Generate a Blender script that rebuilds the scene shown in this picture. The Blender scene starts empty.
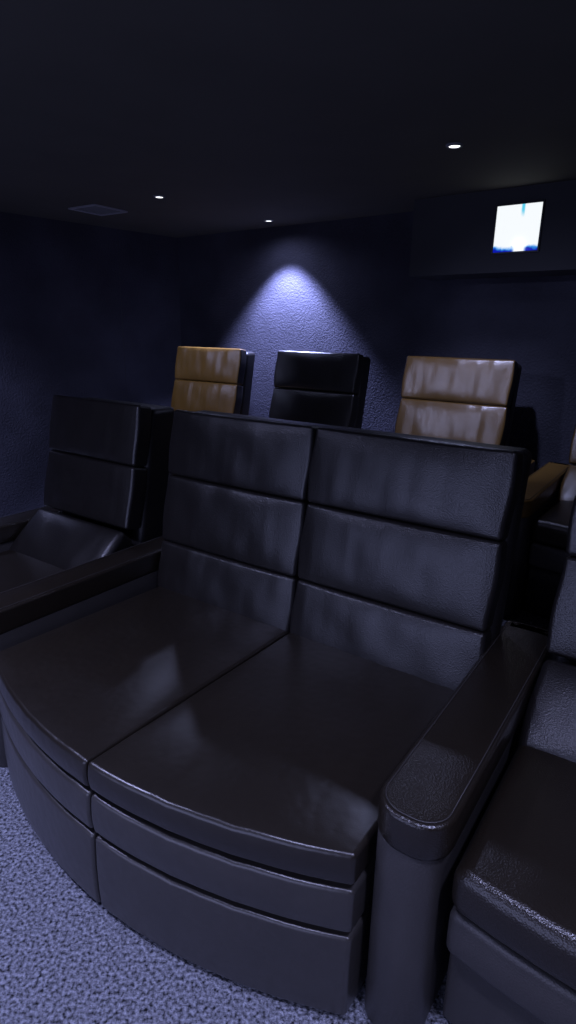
import bpy, bmesh, math, random
from mathutils import Matrix, Vector
S = bpy.context.scene
COL = S.collection
random.seed(3)
YAW = 0.6017                                   # heading of both seat rows
ROW = Vector((math.cos(YAW), -math.sin(YAW), 0)); FRONT = Vector((-math.sin(YAW), -math.cos(YAW), 0))
O = Vector((0.0096, 1.9404, 0))                # middle of the front row, where seat meets back
CEIL = 2.30
RISER = 0.18

# ------------------------------------------------------------------ materials
def new_mat(name):
    m = bpy.data.materials.new(name); m.use_nodes = True
    nt = m.node_tree; b = nt.nodes['Principled BSDF']
    return m, nt, b
def node(nt, t, **kw):
    n = nt.nodes.new(t)
    for k, v in kw.items():
        if k in n.inputs: n.inputs[k].default_value = v
        else: setattr(n, k, v)
    return n
def mapping(nt, scale):
    tc = node(nt, 'ShaderNodeTexCoord'); mp = node(nt, 'ShaderNodeMapping'); mp.inputs['Scale'].default_value = scale
    nt.links.new(tc.outputs['Object'], mp.inputs['Vector']); return mp.outputs['Vector']
def leather(name, col, rough, grain=.25, folds=.5, fold_scale=(7, 7, 1.6), coarse=0., ior=1.6, coat=0.):
    m, nt, b = new_mat(name)
    v1 = mapping(nt, (1, 1, 1)); v2 = mapping(nt, fold_scale)
    vo = node(nt, 'ShaderNodeTexVoronoi', Scale=260.0); nt.links.new(v1, vo.inputs['Vector'])
    ns = node(nt, 'ShaderNodeTexNoise', Scale=1.0, Detail=.6); nt.links.new(v2, ns.inputs['Vector'])
    b1 = node(nt, 'ShaderNodeBump', Strength=grain, Distance=.002); nt.links.new(vo.outputs['Distance'], b1.inputs['Height'])
    b2 = node(nt, 'ShaderNodeBump', Strength=folds, Distance=.02); nt.links.new(ns.outputs['Fac'], b2.inputs['Height'])
    nt.links.new(b1.outputs['Normal'], b2.inputs['Normal'])
    last = b2
    if coarse:
        vc = node(nt, 'ShaderNodeTexVoronoi', Scale=38.0, feature='SMOOTH_F1'); nt.links.new(v1, vc.inputs['Vector'])
        b3 = node(nt, 'ShaderNodeBump', Strength=coarse, Distance=.004); nt.links.new(vc.outputs['Distance'], b3.inputs['Height'])
        nt.links.new(b2.outputs['Normal'], b3.inputs['Normal']); last = b3
    nt.links.new(last.outputs['Normal'], b.inputs['Normal'])
    mx = node(nt, 'ShaderNodeMixRGB'); mx.inputs['Color1'].default_value = (*[c*.8 for c in col], 1); mx.inputs['Color2'].default_value = (*[min(1, c*1.2) for c in col], 1)
    n2 = node(nt, 'ShaderNodeTexNoise', Scale=9.0, Detail=4.0); nt.links.new(v1, n2.inputs['Vector'])
    nt.links.new(n2.outputs['Fac'], mx.inputs['Fac']); nt.links.new(mx.outputs['Color'], b.inputs['Base Color'])
    b.inputs['Roughness'].default_value = rough; b.inputs['IOR'].default_value = ior
    b.inputs['Coat Weight'].default_value = coat; b.inputs['Coat Roughness'].default_value = .25
    return m
def rough_mat(name, col, rough, scale, strength, dist, var=.25, detail=6, fine=None):
    m, nt, b = new_mat(name); v = mapping(nt, (1, 1, 1))
    ns = node(nt, 'ShaderNodeTexNoise', Scale=scale, Detail=float(detail)); nt.links.new(v, ns.inputs['Vector'])
    bp = node(nt, 'ShaderNodeBump', Strength=strength, Distance=dist); nt.links.new(ns.outputs['Fac'], bp.inputs['Height'])
    nt.links.new(bp.outputs['Normal'], b.inputs['Normal'])
    n2 = node(nt, 'ShaderNodeTexNoise', Scale=fine or 2.2, Detail=5.0); nt.links.new(v, n2.inputs['Vector'])
    cr = node(nt, 'ShaderNodeValToRGB'); e = cr.color_ramp.elements
    e[0].position = .32; e[1].position = .68
    e[0].color = (*[c*(1-var) for c in col], 1); e[1].color = (*[c*(1+var) for c in col], 1)
    nt.links.new(n2.outputs['Fac'], cr.inputs['Fac']); nt.links.new(cr.outputs['Color'], b.inputs['Base Color'])
    b.inputs['Roughness'].default_value = rough; b.inputs['Specular IOR Level'].default_value = .2
    return m
def emis(name, col, st):
    m, nt, b = new_mat(name); b.inputs['Base Color'].default_value = (0, 0, 0, 1)
    b.inputs['Emission Color'].default_value = (*col, 1); b.inputs['Emission Strength'].default_value = st; return m
BLK = (.0105, .009, .008)
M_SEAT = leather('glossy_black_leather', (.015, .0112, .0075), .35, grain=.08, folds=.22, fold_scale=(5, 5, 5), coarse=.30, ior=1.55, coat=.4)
M_SEAT_LIT = leather('black_leather_lit_fronts', (.040, .036, .033), .36, grain=.1, folds=.3, fold_scale=(5, 5, 5), coarse=.35, ior=1.55, coat=.4)  # same seat leather, made paler to paint in the light on front faces
M_PIL = leather('black_pillow_leather', BLK, .33, grain=.30, folds=.40, fold_scale=(11, 3, 3), ior=1.6)
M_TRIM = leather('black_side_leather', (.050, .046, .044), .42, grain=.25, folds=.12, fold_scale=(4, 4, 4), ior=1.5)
M_SIDE_SHADE = leather('black_shaded_side_leather', (.010, .009, .009), .45, grain=.2, folds=.1, fold_scale=(4, 4, 4), ior=1.45)  # black leather, darkened further to paint in shade on seat sides and backs
M_ARM = leather('black_arm_leather', (.0145, .0108, .0072), .30, grain=.30, folds=.06, fold_scale=(4, 4, 4), ior=1.6)
M_TAN = leather('tan_pillow_leather', (.155, .085, .018), .32, grain=.25, folds=1., fold_scale=(11, 3, 3), ior=1.6)
M_BROWN = leather('brown_pillow_leather', (.12, .066, .016), .30, grain=.25, folds=.9, fold_scale=(11, 3, 3), ior=1.9)
M_WALL = rough_mat('dark_stucco', (.048, .048, .064), .9, 75, .85, .012)
M_CEIL = rough_mat('dark_ceiling_paint', (.082, .079, .070), .9, 30, .1, .004, var=.06)
M_SOF = rough_mat('soffit_paint', (.055, .055, .060), .9, 40, .15, .004, var=.06)
M_CARP = rough_mat('grey_cut_pile_carpet', (.215, .222, .262), 1., 140, 1., .014, var=.95, detail=4, fine=110)
M_METAL, _nt, _b = new_mat('white_lamp_metal'); _b.inputs['Base Color'].default_value = (.35, .35, .38, 1); _b.inputs['Roughness'].default_value = .4
M_VENT, _nt, _b = new_mat('dark_grey_vent_metal'); _b.inputs['Base Color'].default_value = (.32, .32, .36, 1); _b.inputs['Roughness'].default_value = .5
M_VIN, _nt, _b = new_mat('black_vent_slats'); _b.inputs['Base Color'].default_value = (.16, .165, .18, 1); _b.inputs['Roughness'].default_value = .6
M_LENS = emis('lamp_lens', (.93, .95, 1), 3)
M_FRAME, _nt, _b = new_mat('black_window_frame'); _b.inputs['Base Color'].default_value = (.02, .02, .025, 1); _b.inputs['Roughness'].default_value = .5

# ------------------------------------------------------------------ mesh helpers
def axis_samples(lo, hi, r, n):
    L = hi-lo; r = min(r, L*.499)
    a = [r*(1-math.tan(math.pi/4*(1-k/4))) for k in range(5)]
    out = [lo+x for x in a]
    for k in range(1, n): out.append(lo+r+(L-2*r)*k/n)
    out += [hi-x for x in reversed(a)]
    return out
def rbox(bm, x0, x1, y0, y1, z0, z1, r, n=(6, 3, 4), fn=None):
    """box with rounded edges and a fine surface grid; fn bends every vertex"""
    r = min(r, (x1-x0)*.499, (y1-y0)*.499, (z1-z0)*.499)
    ax = [axis_samples(x0, x1, r, n[0]), axis_samples(y0, y1, r, n[1]), axis_samples(z0, z1, r, n[2])]
    lo = (x0, y0, z0); hi = (x1, y1, z1); cache = {}
    def V(p):
        k = tuple(round(c, 6) for c in p)
        if k in cache: return cache[k]
        c = Vector([min(max(p[i], lo[i]+r), hi[i]-r) for i in range(3)]); d = Vector(p)-c
        q = c+d.normalized()*r if d.length > 1e-9 else Vector(p)
        if fn: q = Vector(fn(q))
        cache[k] = bm.verts.new(q); return cache[k]
    for a in range(3):
        b, c = (a+1) % 3, (a+2) % 3
        for side in (0, 1):
            for i in range(len(ax[b])-1):
                for j in range(len(ax[c])-1):
                    qs = []
                    for (di, dj) in ((0, 0), (1, 0), (1, 1), (0, 1)):
                        p = [0, 0, 0]; p[a] = (lo, hi)[side][a]; p[b] = ax[b][i+di]; p[c] = ax[c][j+dj]; qs.append(V(p))
                    if not side: qs.reverse()
                    if len(set(qs)) == 4:
                        try: bm.faces.new(qs)
                        except ValueError: pass
def tube(bm, pts, r, seg=6):
    rings = []
    for i, p in enumerate(pts):
        p = Vector(p); t = (Vector(pts[min(i+1, len(pts)-1)])-Vector(pts[max(i-1, 0)])).normalized()
        a = t.cross(Vector((0, 0, 1)));  a = a.normalized() if a.length > 1e-4 else Vector((1, 0, 0)); b = t.cross(a)
        rings.append([bm.verts.new(p+a*r*math.cos(2*math.pi*k/seg)+b*r*math.sin(2*math.pi*k/seg)) for k in range(seg)])
    for i in range(len(rings)-1):
        for k in range(seg): bm.faces.new((rings[i][k], rings[i][(k+1) % seg], rings[i+1][(k+1) % seg], rings[i+1][k]))
    bm.faces.new(rings[0][::-1]); bm.faces.new(rings[-1])
def lathe(bm, prof, seg=40):
    rings = [[bm.verts.new((r*math.cos(2*math.pi*k/seg), r*math.sin(2*math.pi*k/seg), z)) for k in range(seg)] for r, z in prof]
    for i in range(len(rings)-1):
        for k in range(seg): bm.faces.new((rings[i][k], rings[i][(k+1) % seg], rings[i+1][(k+1) % seg], rings[i+1][k]))
    return rings
def obj(name, bm, mat, parent=None, smooth=True, recalc=True, side=None):
    if recalc: bmesh.ops.recalc_face_normals(bm, faces=bm.faces)
    if side:
        for f in bm.faces:
            if abs(f.normal.x) > .75 or f.normal.y > .3: f.material_index = 1
    me = bpy.data.meshes.new(name); bm.to_mesh(me); bm.free()
    if smooth:
        for p in me.polygons: p.use_smooth = True
    me.materials.append(mat)
    if side: me.materials.append(side)
    o = bpy.data.objects.new(name, me); COL.objects.link(o)
    if parent: o.parent = parent
    return o
def thing(name, label, cat, loc, rz=0, group=None):
    o = bpy.data.objects.new(name, None); COL.objects.link(o); o.empty_display_size = .1
    o.location = loc; o.rotation_euler = (0, 0, rz); o['label'] = label; o['category'] = cat
    if group: o['group'] = group
    return o
def struct(name, bm, mat, smooth=False):
    o = obj(name, bm, mat, None, smooth); o['kind'] = 'structure'; return o

# ------------------------------------------------------------------ seats
# local frame of a seat: x along the row, y backwards, z up; origin on the ground where seat meets back
ZS, ZT, LEAN = .4544, 1.191, .1324
S1, S2 = .3564, .7269
def sag(q, u0, u1, amp, k=1.):
    return amp
def panel(bm, x0, x1, p_lo, p_hi, thick, r=.014, bulge=.014, gap=.001):
    """a pillow whose front face runs from p_lo to p_hi (y, z); filled out at its middle"""
    (ya, za), (yb, zb) = p_lo, p_hi
    d = Vector((0, yb-ya, zb-za)); L = d.length; d.normalize(); nrm = Vector((0, -d.z, d.y))
    w = (x1-x0)/2; cx = (x0+x1)/2
    def fn(q):
        s, t = (q.x-cx)/w, (q.z-L/2)/(L/2)
        f = max(0, 1-s**4)*max(0, 1-t**4)
        wr = .0022*math.sin(26*q.x+3*t)*max(0, 1-abs(t)**3)+.0015*math.sin(47*q.x-2*t+1)
        yy = q.y-(bulge*f+wr*f)*(1 if q.y < thick*.5 else 0)
        xx = q.x + (.004*math.sin(3*t+s) if abs(s) > .9 else 0)
        base = Vector((0, ya, za))+d*q.z-nrm*yy
        return (xx, base.y, base.z)
    rbox(bm, x0+gap, x1-gap, 0, thick, gap, L-gap, r, (14, 2, 9), fn)
def backpt(t): return (LEAN*t, ZS+(ZT-ZS)*t)
def shell(bm, x0, x1, thick, y0=.075, top=ZT-.018, r=.03, lean=LEAN):
    def fn(q):
        t = (q.z-ZS)/(ZT-ZS); return (q.x, q.y+lean*max(t, -.2), q.z)
    rbox(bm, x0, x1, y0, y0+thick, .03, top, r, (4, 2, 10), fn)
def arm(parent, x0, x1, y0, y1, top, mpad, mbody, lip=0.):
    bm = bmesh.new(); rr = (x1-x0)*.40
    def rounded(bm, ins, z0, z1, r, crown=0):
        xa, xb, ya, yb = x0+ins, x1-ins, y0+ins, y1-ins
        R = rr-ins
        # plan outline with rounded front corners
        pts = []
        for k in range(9):
            a = math.pi+math.pi/2*k/8; pts.append((xa+R+R*math.cos(a), ya+R+R*math.sin(a)))
        for k in range(9):
            a = 1.5*math.pi+math.pi/2*k/8; pts.append((xb-R+R*math.cos(a), ya+R+R*math.sin(a)))
        q = .02
        for k in range(4):
            a = math.pi/2*k/3; pts.append((xb-q+q*math.cos(a), yb-q+q*math.sin(a)))
        for k in range(4):
            a = math.pi/2+math.pi/2*k/3; pts.append((xa+q+q*math.cos(a), yb-q+q*math.sin(a)))
        cx, cy = (xa+xb)/2, (ya+yb)/2
        def ring(inset, z):
            out = []
            n = len(pts)
            for i, (px, py) in enumerate(pts):
                ax, ay = pts[i-1]; bx, by = pts[(i+1) % n]; t = Vector((bx-ax, by-ay)).normalized(); nx, ny = t.y, -t.x
                out.append(bm.verts.new((px-nx*inset, py-ny*inset, z)))
            return out
        prof = [(r*.9, z0), (r*.3, z0+r*.25), (0, z0+r), (0, (z0+z1)/2), (0, z1-r)]
        prof += [(r*(1-math.cos(a)), z1-r+r*math.sin(a)) for a in [math.pi/10*k for k in range(1, 6)]]
        if crown: prof += [(min(rr*.55, r+.012), z1+crown*.5), (rr*.8, z1+crown)]
        rings = [ring(i, z) for i, z in prof]
        for a, b in zip(rings, rings[1:]):
            for k in range(len(pts)): bm.faces.new((a[k], a[(k+1) % len(pts)], b[(k+1) % len(pts)], b[k]))
        bm.faces.new(rings[0][::-1]); bm.faces.new(rings[-1])
    rounded(bm, .005, .0, top-.075, .006)
    a = obj('armrest', bm, mbody, parent)
    x1 += lip; rr = (x1-x0)*.43
    bm = bmesh.new(); rounded(bm, 0, top-.086, top, .010, .003)
    obj('arm_pad', bm, mpad, a)
    bm = bmesh.new(); e = .012; R = rr-e; zt = top+.0015; ln = []
    for k in range(7): ln.append((x0+e, y1-.05-(y1-.05-y0-rr)*k/7, zt))
    for k in range(9): an = math.pi+math.pi/2*k/8; ln.append((x0+rr+R*math.cos(an), y0+rr+R*math.sin(an), zt))
    for k in range(9): an = 1.5*math.pi+math.pi/2*k/8; ln.append((x1-rr+R*math.cos(an), y0+rr+R*math.sin(an), zt))
    for k in range(7): ln.append((x1-e, y0+rr+(y1-.05-y0-rr)*k/6, zt))
    tube(bm, ln, .0013, 5); obj('seam', bm, mbody, a)
    # stitched seam on the inner face
    return a
def seat_block(parent, x0, x1, front, z_levels, mats, back_y=.12, recess=(0, 0, 0), edge=0.):
    """seat cushion, folded footrest panel and base, each bent to the front line front(x)"""
    (c0, c1), (f0, f1), (b0, b1) = z_levels
    def bend(zr, zslope, rec, bul):
        def fn(q):
            s = (q.y-back_y)/(-1-back_y)                    # 0 at the back, 1 at the front
            F = -(front(q.x)-rec)
            y = back_y+(F-back_y)*s
            u = (q.x-(x0+x1)/2)/((x1-x0)/2); zz = q.z
            if zslope and q.z > (zr[0]+zr[1])/2:
                zz += zslope*(1-s)*-1+.010*max(0, 1-u**4)*max(0, 1-(2*s-1)**4)
            if s > .8: zz += (.0012*math.sin(70*q.x)+.0010*math.sin(113*q.x+1))*(1 if q.z > (zr[0]+zr[1])/2 else .4)
            if s > .97: y -= bul*math.cos((q.z-(zr[0]+zr[1])/2)/((zr[1]-zr[0]))*math.pi)*(1)
            return (q.x, y, zz)
        return fn
    g = .003
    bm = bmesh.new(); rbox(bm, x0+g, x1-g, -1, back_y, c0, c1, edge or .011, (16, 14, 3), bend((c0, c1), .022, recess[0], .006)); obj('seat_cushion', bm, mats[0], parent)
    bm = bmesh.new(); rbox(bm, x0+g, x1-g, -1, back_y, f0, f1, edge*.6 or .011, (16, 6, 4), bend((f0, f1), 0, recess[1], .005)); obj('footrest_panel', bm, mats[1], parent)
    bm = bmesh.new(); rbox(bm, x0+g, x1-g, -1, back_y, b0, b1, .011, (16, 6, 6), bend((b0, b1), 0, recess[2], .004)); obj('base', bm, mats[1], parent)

# ---- loveseat
W = .684
sofa = thing('loveseat', 'wide two-seat black leather loveseat with bowed front, in the middle of the near row', 'sofa', O, -YAW)
bow = lambda x: .722+.150*max(0, 1-(x/W)**2)
LV = ((.396, .478), (.264, .380), (.015, .248))
for x0 in (-W, 0):
    seat_block(sofa, x0+(.012 if x0 < 0 else 0), x0+W-(.008 if x0 == 0 else 0), bow, LV, (M_SEAT, M_SEAT_LIT))
for x0 in (-W, 0):
    bm = bmesh.new(); panel(bm, x0, x0+W, backpt(-.07), backpt(1-S2), .085); obj('lumbar_pillow', bm, M_PIL, sofa, side=M_SIDE_SHADE)
    bm = bmesh.new(); panel(bm, x0, x0+W, backpt(1-S2), backpt(1-S1), .085); obj('back_pillow', bm, M_PIL, sofa, side=M_SIDE_SHADE)
    bm = bmesh.new(); panel(bm, x0, x0+W, backpt(1-S1), backpt(1), .085); obj('headrest', bm, M_PIL, sofa, side=M_SIDE_SHADE)
bm = bmesh.new(); shell(bm, -W+.004, W+.004, .10, .088); rbox(bm, -W-.146, W+.140, .17, .31, .02, .57, .02); obj('back_shell', bm, M_SIDE_SHADE, sofa)
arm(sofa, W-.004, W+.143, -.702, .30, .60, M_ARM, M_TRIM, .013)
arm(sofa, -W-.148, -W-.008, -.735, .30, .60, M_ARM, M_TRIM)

# ---- single recliners
def recliner(label, loc, wid, mp, ma, arms, group, th=.125, name='recliner'):
    t = thing(name, label, 'armchair', loc, -YAW, group); h = wid/2
    flat = lambda x: .655+.032*max(0, 1-(x/h)**2)
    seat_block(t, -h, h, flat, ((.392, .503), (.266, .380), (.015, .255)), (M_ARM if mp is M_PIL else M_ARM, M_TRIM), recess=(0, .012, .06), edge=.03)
    y2, z2 = backpt(1-S2); y1, z1 = backpt(1-S1)
    bm = bmesh.new(); panel(bm, -h, h, (-.195, .478), (y2-.028, z2+.006), .10, r=.026, bulge=.02); obj('lumbar_pillow', bm, mp, t, side=M_SIDE_SHADE)
    bm = bmesh.new(); panel(bm, -h, h, (y2-.012, z2), (y1, z1), .085); obj('back_pillow', bm, mp, t, side=M_SIDE_SHADE)
    bm = bmesh.new(); panel(bm, -h, h, (y1, z1), backpt(1), .08); obj('headrest', bm, mp, t, side=M_SIDE_SHADE)
    bm = bmesh.new(); shell(bm, -h+.01, h-.004, th, .080, ZT-.028); rbox(bm, -h+.002, h-.002, .15, .29, .02, .55, .02); obj('back_shell', bm, M_SIDE_SHADE, t)
    for s in arms:
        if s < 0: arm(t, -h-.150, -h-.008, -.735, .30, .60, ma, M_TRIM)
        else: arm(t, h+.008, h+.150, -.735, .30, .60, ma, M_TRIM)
    return t
recliner('black leather recliner left of the loveseat, across its left armrest', O+ROW*-1.187, .62, M_PIL, M_ARM, (-1,), 'black recliners at the ends of the near row', .155)
recliner('black leather recliner at the right edge, cut off by the frame, beside the near armrest', O+ROW*1.156, .62, M_PIL, M_ARM, (1,), 'black recliners at the ends of the near row')
B0 = Vector((.10, 4.18, RISER)); G2 = 'recliners in the raised back row'
M_OCH = leather('ochre_arm_leather', (.16, .088, .018), .40, grain=.25, folds=.06, fold_scale=(4, 4, 4), ior=1.5)
recliner('back-row recliner with ochre tan pillows, leftmost, right of the room corner', B0+ROW*-1.01, .68, M_TAN, M_OCH, (-1, 1), G2, .125)
recliner('back-row recliner with black pillows under the bright pool of wall light', B0, .68, M_PIL, M_ARM, (-1, 1), G2, .125)
recliner('back-row recliner with shiny brown pillows, below and left of the lit projection window', B0+ROW*1.01, .68, M_BROWN, M_OCH, (-1, 1), G2, .125)
recliner('back-row recliner at the right edge of the frame, mostly hidden behind the near recliner', B0+ROW*2.06, .68, M_BROWN, M_OCH, (-1, 1), G2, .125)

# ------------------------------------------------------------------ room
BY = .66                                       # back wall heading
BR = Vector((math.cos(BY), -math.sin(BY), 0)); BN = Vector((math.sin(BY), math.cos(BY), 0))
CORN = Vector((-1.06, 5.94, 0))
LD = Vector((-math.cos(math.radians(46)), -math.sin(math.radians(46)), 0))
def wall(name, a, b, h=CEIL, t=.12, mat=None):
    d = (b-a).normalized(); n = Vector((-d.y, d.x, 0))*t
    bm = bmesh.new(); vs = [bm.verts.new(p) for p in (a, b, b+n, a+n)]; top = [bm.verts.new(v.co+Vector((0, 0, h))) for v in vs]
    bm.faces.new(vs); bm.faces.new(top)
    for k in range(4): bm.faces.new((vs[k], vs[(k+1) % 4], top[(k+1) % 4], top[k]))
    return struct(name, bm, mat or M_WALL)
P1 = CORN; P2 = CORN+BR*7.0; P4 = CORN+LD*5.7
P3 = P2-BN*5.7
wall('wall_back', P1, P2); wall('wall_right', P2, P3); wall('wall_front', P3, P4); wall('wall_left', P4, P1)
def poly_slab(name, pts, z0, z1, mat):
    bm = bmesh.new(); lo = [bm.verts.new((p.x, p.y, z0)) for p in pts]; hi = [bm.verts.new((p.x, p.y, z1)) for p in pts]
    bm.faces.new(lo); bm.faces.new(hi); n = len(pts)
    for k in range(n): bm.faces.new((lo[k], lo[(k+1) % n], hi[(k+1) % n], hi[k]))
    return struct(name, bm, mat)
poly_slab('floor', [P1, P2, P3, P4], -.1, 0, M_CARP)
poly_slab('ceiling', [P1, P2, P3, P4], CEIL, CEIL+.1, M_CEIL)
def isect(a, d, b, e):
    k = ((b.x-a.x)*e.y-(b.y-a.y)*e.x)/(d.x*e.y-d.y*e.x); return a+d*k
edge0 = O-FRONT*1.0
ra = edge0-ROW*2.80; rb = isect(edge0, ROW, P2, BN); rw = isect(ra, FRONT, P1, BR)
poly_slab('floor_riser', [rw, P2, rb, ra], 0, RISER, M_CARP)
# soffit that houses the projector, hung under the ceiling on the back wall
def from_n(dist, along): return BN*dist+BR*along
SF = 3.715; SA0 = -1.935; SA1 = 2.5; SZ = 1.855
def at(a, n, z): p = BR*a+BN*n; return Vector((p.x, p.y, z))
bm = bmesh.new()
c8 = [bm.verts.new(at(a, n, z)) for z in (SZ, CEIL) for a, n in ((SA0, SF), (SA1, SF), (SA1, 4.049), (SA0, 4.049))]
bm.faces.new(c8[:4]); bm.faces.new(c8[4:])
for k in range(4): bm.faces.new((c8[k], c8[(k+1) % 4], c8[4+(k+1) % 4], c8[4+k]))
sf = struct('soffit', bm, M_SOF)
# projection window in the soffit front
PA0, PA1, PZ0, PZ1 = -1.400, -1.147, 1.964, 2.209
pw = thing('projection_window', 'small square projection window glowing white with cyan and blue patches, upper right', 'window', at((PA0+PA1)/2, SF, PZ0), -BY)
bm = bmesh.new(); hw = (PA1-PA0)/2; hh = PZ1-PZ0; fr = .010
for (x0, x1, z0, z1) in ((-hw-fr, -hw, -fr, hh+fr), (hw, hw+fr, -fr, hh+fr), (-hw, hw, -fr, 0), (-hw, hw, hh, hh+fr)):
    rbox(bm, x0, x1, -.012, 0, z0, z1, .002, (1, 1, 1))
obj('frame', bm, M_FRAME, pw)
def port_mat():
    m, nt, b = new_mat('lit_projection_glass'); tc = node(nt, 'ShaderNodeTexCoord'); sp = node(nt, 'ShaderNodeSeparateXYZ'); nt.links.new(tc.outputs['Object'], sp.inputs[0])
    ns = node(nt, 'ShaderNodeTexNoise', Scale=22.0, Detail=3.0); nt.links.new(tc.outputs['Object'], ns.inputs['Vector'])
    def M(op, a, b_=None):
        n = nt.nodes.new('ShaderNodeMath'); n.operation = op
        for i, q in enumerate((a, b_)):
            if q is None: continue
            if isinstance(q, (int, float)): n.inputs[i].default_value = q
            else: nt.links.new(q, n.inputs[i])
        return n.outputs[0]
    X, Z, N = sp.outputs[0], sp.outputs[2], ns.outputs['Fac']
    def smooth(v, lo, hi):
        n = nt.nodes.new('ShaderNodeMapRange'); n.interpolation_type = 'SMOOTHSTEP'; n.inputs[1].default_value = lo; n.inputs[2].default_value = hi
        nt.links.new(v, n.inputs[0]); return n.outputs[0]
    zn = M('SUBTRACT', Z, M('MULTIPLY', M('SUBTRACT', N, .5), .05))
    low = smooth(zn, .034, .014)
    gap = smooth(M('ABSOLUTE', M('SUBTRACT', X, .022)), .022, .045)
    blue = M('MULTIPLY', low, gap)
    deep = M('MULTIPLY', smooth(zn, .022, .006), gap)
    cy = M('MULTIPLY', smooth(M('ABSOLUTE', M('SUBTRACT', X, .022)), .014, .004), smooth(zn, hh*.72, hh*.9))
    def mix(c1, c2, f):
        n = node(nt, 'ShaderNodeMixRGB'); nt.links.new(f, n.inputs['Fac'])
        if isinstance(c1, tuple): n.inputs['Color1'].default_value = (*c1, 1)
        else: nt.links.new(c1, n.inputs['Color1'])
        n.inputs['Color2'].default_value = (*c2, 1); return n.outputs['Color']
    c = mix((.93, .97, 1.), (.10, .62, .85), cy); c = mix(c, (.03, .34, .85), blue); c = mix(c, (.004, .01, .42), deep)
    nt.links.new(c, b.inputs['Emission Color']); b.inputs['Emission Strength'].default_value = 1.0
    b.inputs['Base Color'].default_value = (0, 0, 0, 1); b.inputs['Roughness'].default_value = .1
    return m
bm = bmesh.new(); rbox(bm, -hw, hw, -.006, 0, 0, hh, .001, (1, 1, 1)); M_PORT = port_mat(); obj('glass_pane', bm, M_PORT, pw)

# joints between the fabric panels of the walls: shallow dark strips
def joint(name, p, d, n, z0, z1):
    bm = bmesh.new(); a = p-d*.0025-n*.0012; b = p+d*.0025-n*.0012; c = p+d*.0025; e = p-d*.0025
    lo = [bm.verts.new((q.x, q.y, z0)) for q in (a, b, c, e)]; hi = [bm.verts.new((q.x, q.y, z1)) for q in (a, b, c, e)]
    bm.faces.new(lo); bm.faces.new(hi)
    for k in range(4): bm.faces.new((lo[k], lo[(k+1) % 4], hi[(k+1) % 4], hi[k]))
    return struct(name, bm, M_FRAME)
joint('trim_1', BR*-3.228+BN*4.047, BR, BN, 1.9, CEIL)
LN = Vector((LD.y, -LD.x, 0)); LN = LN if LN.dot(CORN-Vector((0, 3, 0))) > 0 else -LN
joint('trim_2', CORN+LD*.62, LD, LN, RISER, CEIL)

# ------------------------------------------------------------------ ceiling fittings and lamps
COOL = (.52, .57, 1.0)
BLUE = (.50, .54, 1.0)
def spot(name, p, tgt, e, size, blend, col=COOL, rad=.03):
    l = bpy.data.lights.new(name, 'SPOT'); l.energy = e; l.color = col; l.spot_size = math.radians(size); l.spot_blend = blend; l.shadow_soft_size = rad
    o = bpy.data.objects.new(name, l); COL.objects.link(o); o.location = p
    o.rotation_euler = (Vector(tgt)-Vector(p)).to_track_quat('-Z', 'Y').to_euler(); return o
def downlight(x, y, label):
    t = thing('downlight', label, 'ceiling light', (x, y, CEIL), 0, 'recessed ceiling downlights')
    bm = bmesh.new(); lathe(bm, [(.025, -.001), (.025, -.007), (.029, -.010), (.036, -.008), (.039, -.001)]); obj('trim_ring', bm, M_VIN, t)
    bm = bmesh.new(); r = lathe(bm, [(.025, -.0015), (.024, -.006), (.014, -.0075)]); bm.faces.new(r[-1]); bm.faces.new(r[0][::-1]); obj('lamp_lens', bm, M_LENS, t)
D1, D2, D3 = (.70, 2.98), (-.85, 4.16), (-.19, 4.93)
downlight(*D1, 'largest glowing downlight, near the projection window')
downlight(*D2, 'glowing downlight just right of the square ceiling vent')
downlight(*D3, 'smallest glowing downlight, close to the back wall above its pool of light')
ve = thing('ceiling_vent', 'square grey-edged air vent in the dark ceiling, left of a downlight', 'vent', (-1.385, 4.645, CEIL), -YAW)
bm = bmesh.new(); q = .145; f = .016
for (x0, x1, y0, y1) in ((-q, -q+f, -q, q), (q-f, q, -q, q), (-q+f, q-f, -q, -q+f), (-q+f, q-f, q-f, q)): rbox(bm, x0, x1, y0, y1, -.010, -.0005, .002, (1, 1, 1))
obj('frame', bm, M_VENT, ve)
bm = bmesh.new()
for k in range(9):
    y = -q+f+.014+k*(2*q-2*f-.028)/8
    rbox(bm, -q+f, q-f, y-.008, y+.008, -.005, -.001, .001, (1, 1, 1))
obj('grille', bm, M_VIN, ve)

def P3d(xy, z=CEIL-.02): return (xy[0], xy[1], z)
spot('lamp_wall', P3d(D3), (D3[0], D3[1], 0), 540, 90, .5, (.44, .49, 1.0))
spot('lamp_wall_flood', P3d(D3), (D3[0], D3[1], 0), 12, 165, .9)
spot('lamp_chair_left', P3d(D2), (D2[0], D2[1], 0), 5.5, 165, .7)
spot('lamp_chair_left_beam', P3d(D2), (-.74, 4.72, .9), 32, 60, .6)
spot('lamp_chair_right', P3d(D1), (D1[0], D1[1], 0), 14, 150, .9)
spot('lamp_chair_right_beam', P3d(D1), (.98, 3.62, 1.1), 60, 62, .8)
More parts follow.
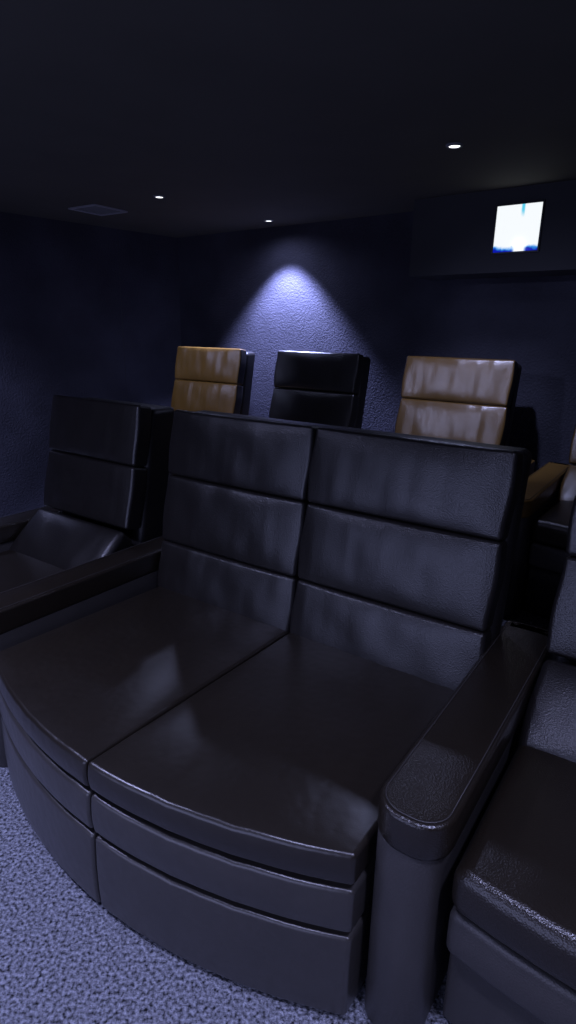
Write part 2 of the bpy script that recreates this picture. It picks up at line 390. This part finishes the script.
# unseen aisle spots added for fill and highlights; assumed lamp by left wall
spot('fill_aisle_far', (-1.6, 1.3, CEIL-.02), (-1.75, 1.45, 0), 170, 140, .9, (.52, .55, 1.0), .08)
spot('added_sheen_right', (-2.05, 1.42, CEIL-.02), (1.1, 3.5, 1.35), 110, 26, .8, COOL, .06)  # unseen spot added to put a sheen on the brown back-row pillows
spot('fill_aisle_middle', (-.35, .45, CEIL-.02), (-.35, .45, 0), 65, 130, .9, (.52, .55, 1.0), .08)
spot('fill_aisle_right', (.62, .20, CEIL-.02), (.62, .20, 0), 85, 130, .9, (.52, .55, 1.0), .08)
spot('fill_aisle_near', (1.1, -.85, CEIL-.02), (1.1, -.85, 0), 60, 140, .9, (.58, .6, 1.0))  # added as fill for the armrest's right face
spot('lamp_wall_left', (-2.58, 3.79, CEIL-.02), (-2.62, 3.83, 0), 150, 110, .9, BLUE)
spot('added_sheen_left', (-2.5, 3.72, CEIL-.02), (-.80, 4.72, 1.25), 45, 34, .8)  # unseen spot added for bright streaks on the tan pillows
# glow of the projection screen on the front wall
a = bpy.data.lights.new('screen_glow', 'AREA'); a.shape = 'RECTANGLE'; a.size = 2.6; a.size_y = 1.2; a.energy = 24; a.color = (.48, .53, 1.0)
ao = bpy.data.objects.new('screen_glow', a); COL.objects.link(ao); pc = O+FRONT*3.0; ao.location = (pc.x, pc.y, .95)
ao.rotation_euler = (-FRONT).to_track_quat('-Z', 'Y').to_euler()

w = bpy.data.worlds.new('World'); S.world = w; w.use_nodes = True
w.node_tree.nodes['Background'].inputs[0].default_value = (.3, .33, .6, 1); w.node_tree.nodes['Background'].inputs[1].default_value = .0

# ------------------------------------------------------------------ camera
F, PITCH, ROLL = 595.92, .29407, .020215
fw = Vector((0, math.cos(PITCH), -math.sin(PITCH))); up = Vector((0, math.sin(PITCH), math.cos(PITCH))); rt = Vector((1, 0, 0))
r2 = rt*math.cos(ROLL)+up*math.sin(ROLL); u2 = up*math.cos(ROLL)-rt*math.sin(ROLL)
cam = bpy.data.cameras.new('Camera'); co = bpy.data.objects.new('Camera', cam); COL.objects.link(co)
cam.sensor_fit = 'VERTICAL'; cam.sensor_height = 36; cam.lens = 36*F/1024; cam.clip_start = .02
mt = Matrix((r2, u2, -fw)).transposed().to_4x4(); mt.translation = (0, 0, 1.5); co.matrix_world = mt
S.camera = co
S.view_settings.view_transform = 'Standard'; S.view_settings.look = 'None'; S.view_settings.gamma = 1; S.view_settings.use_curve_mapping = False
S.view_settings.exposure = 0.0
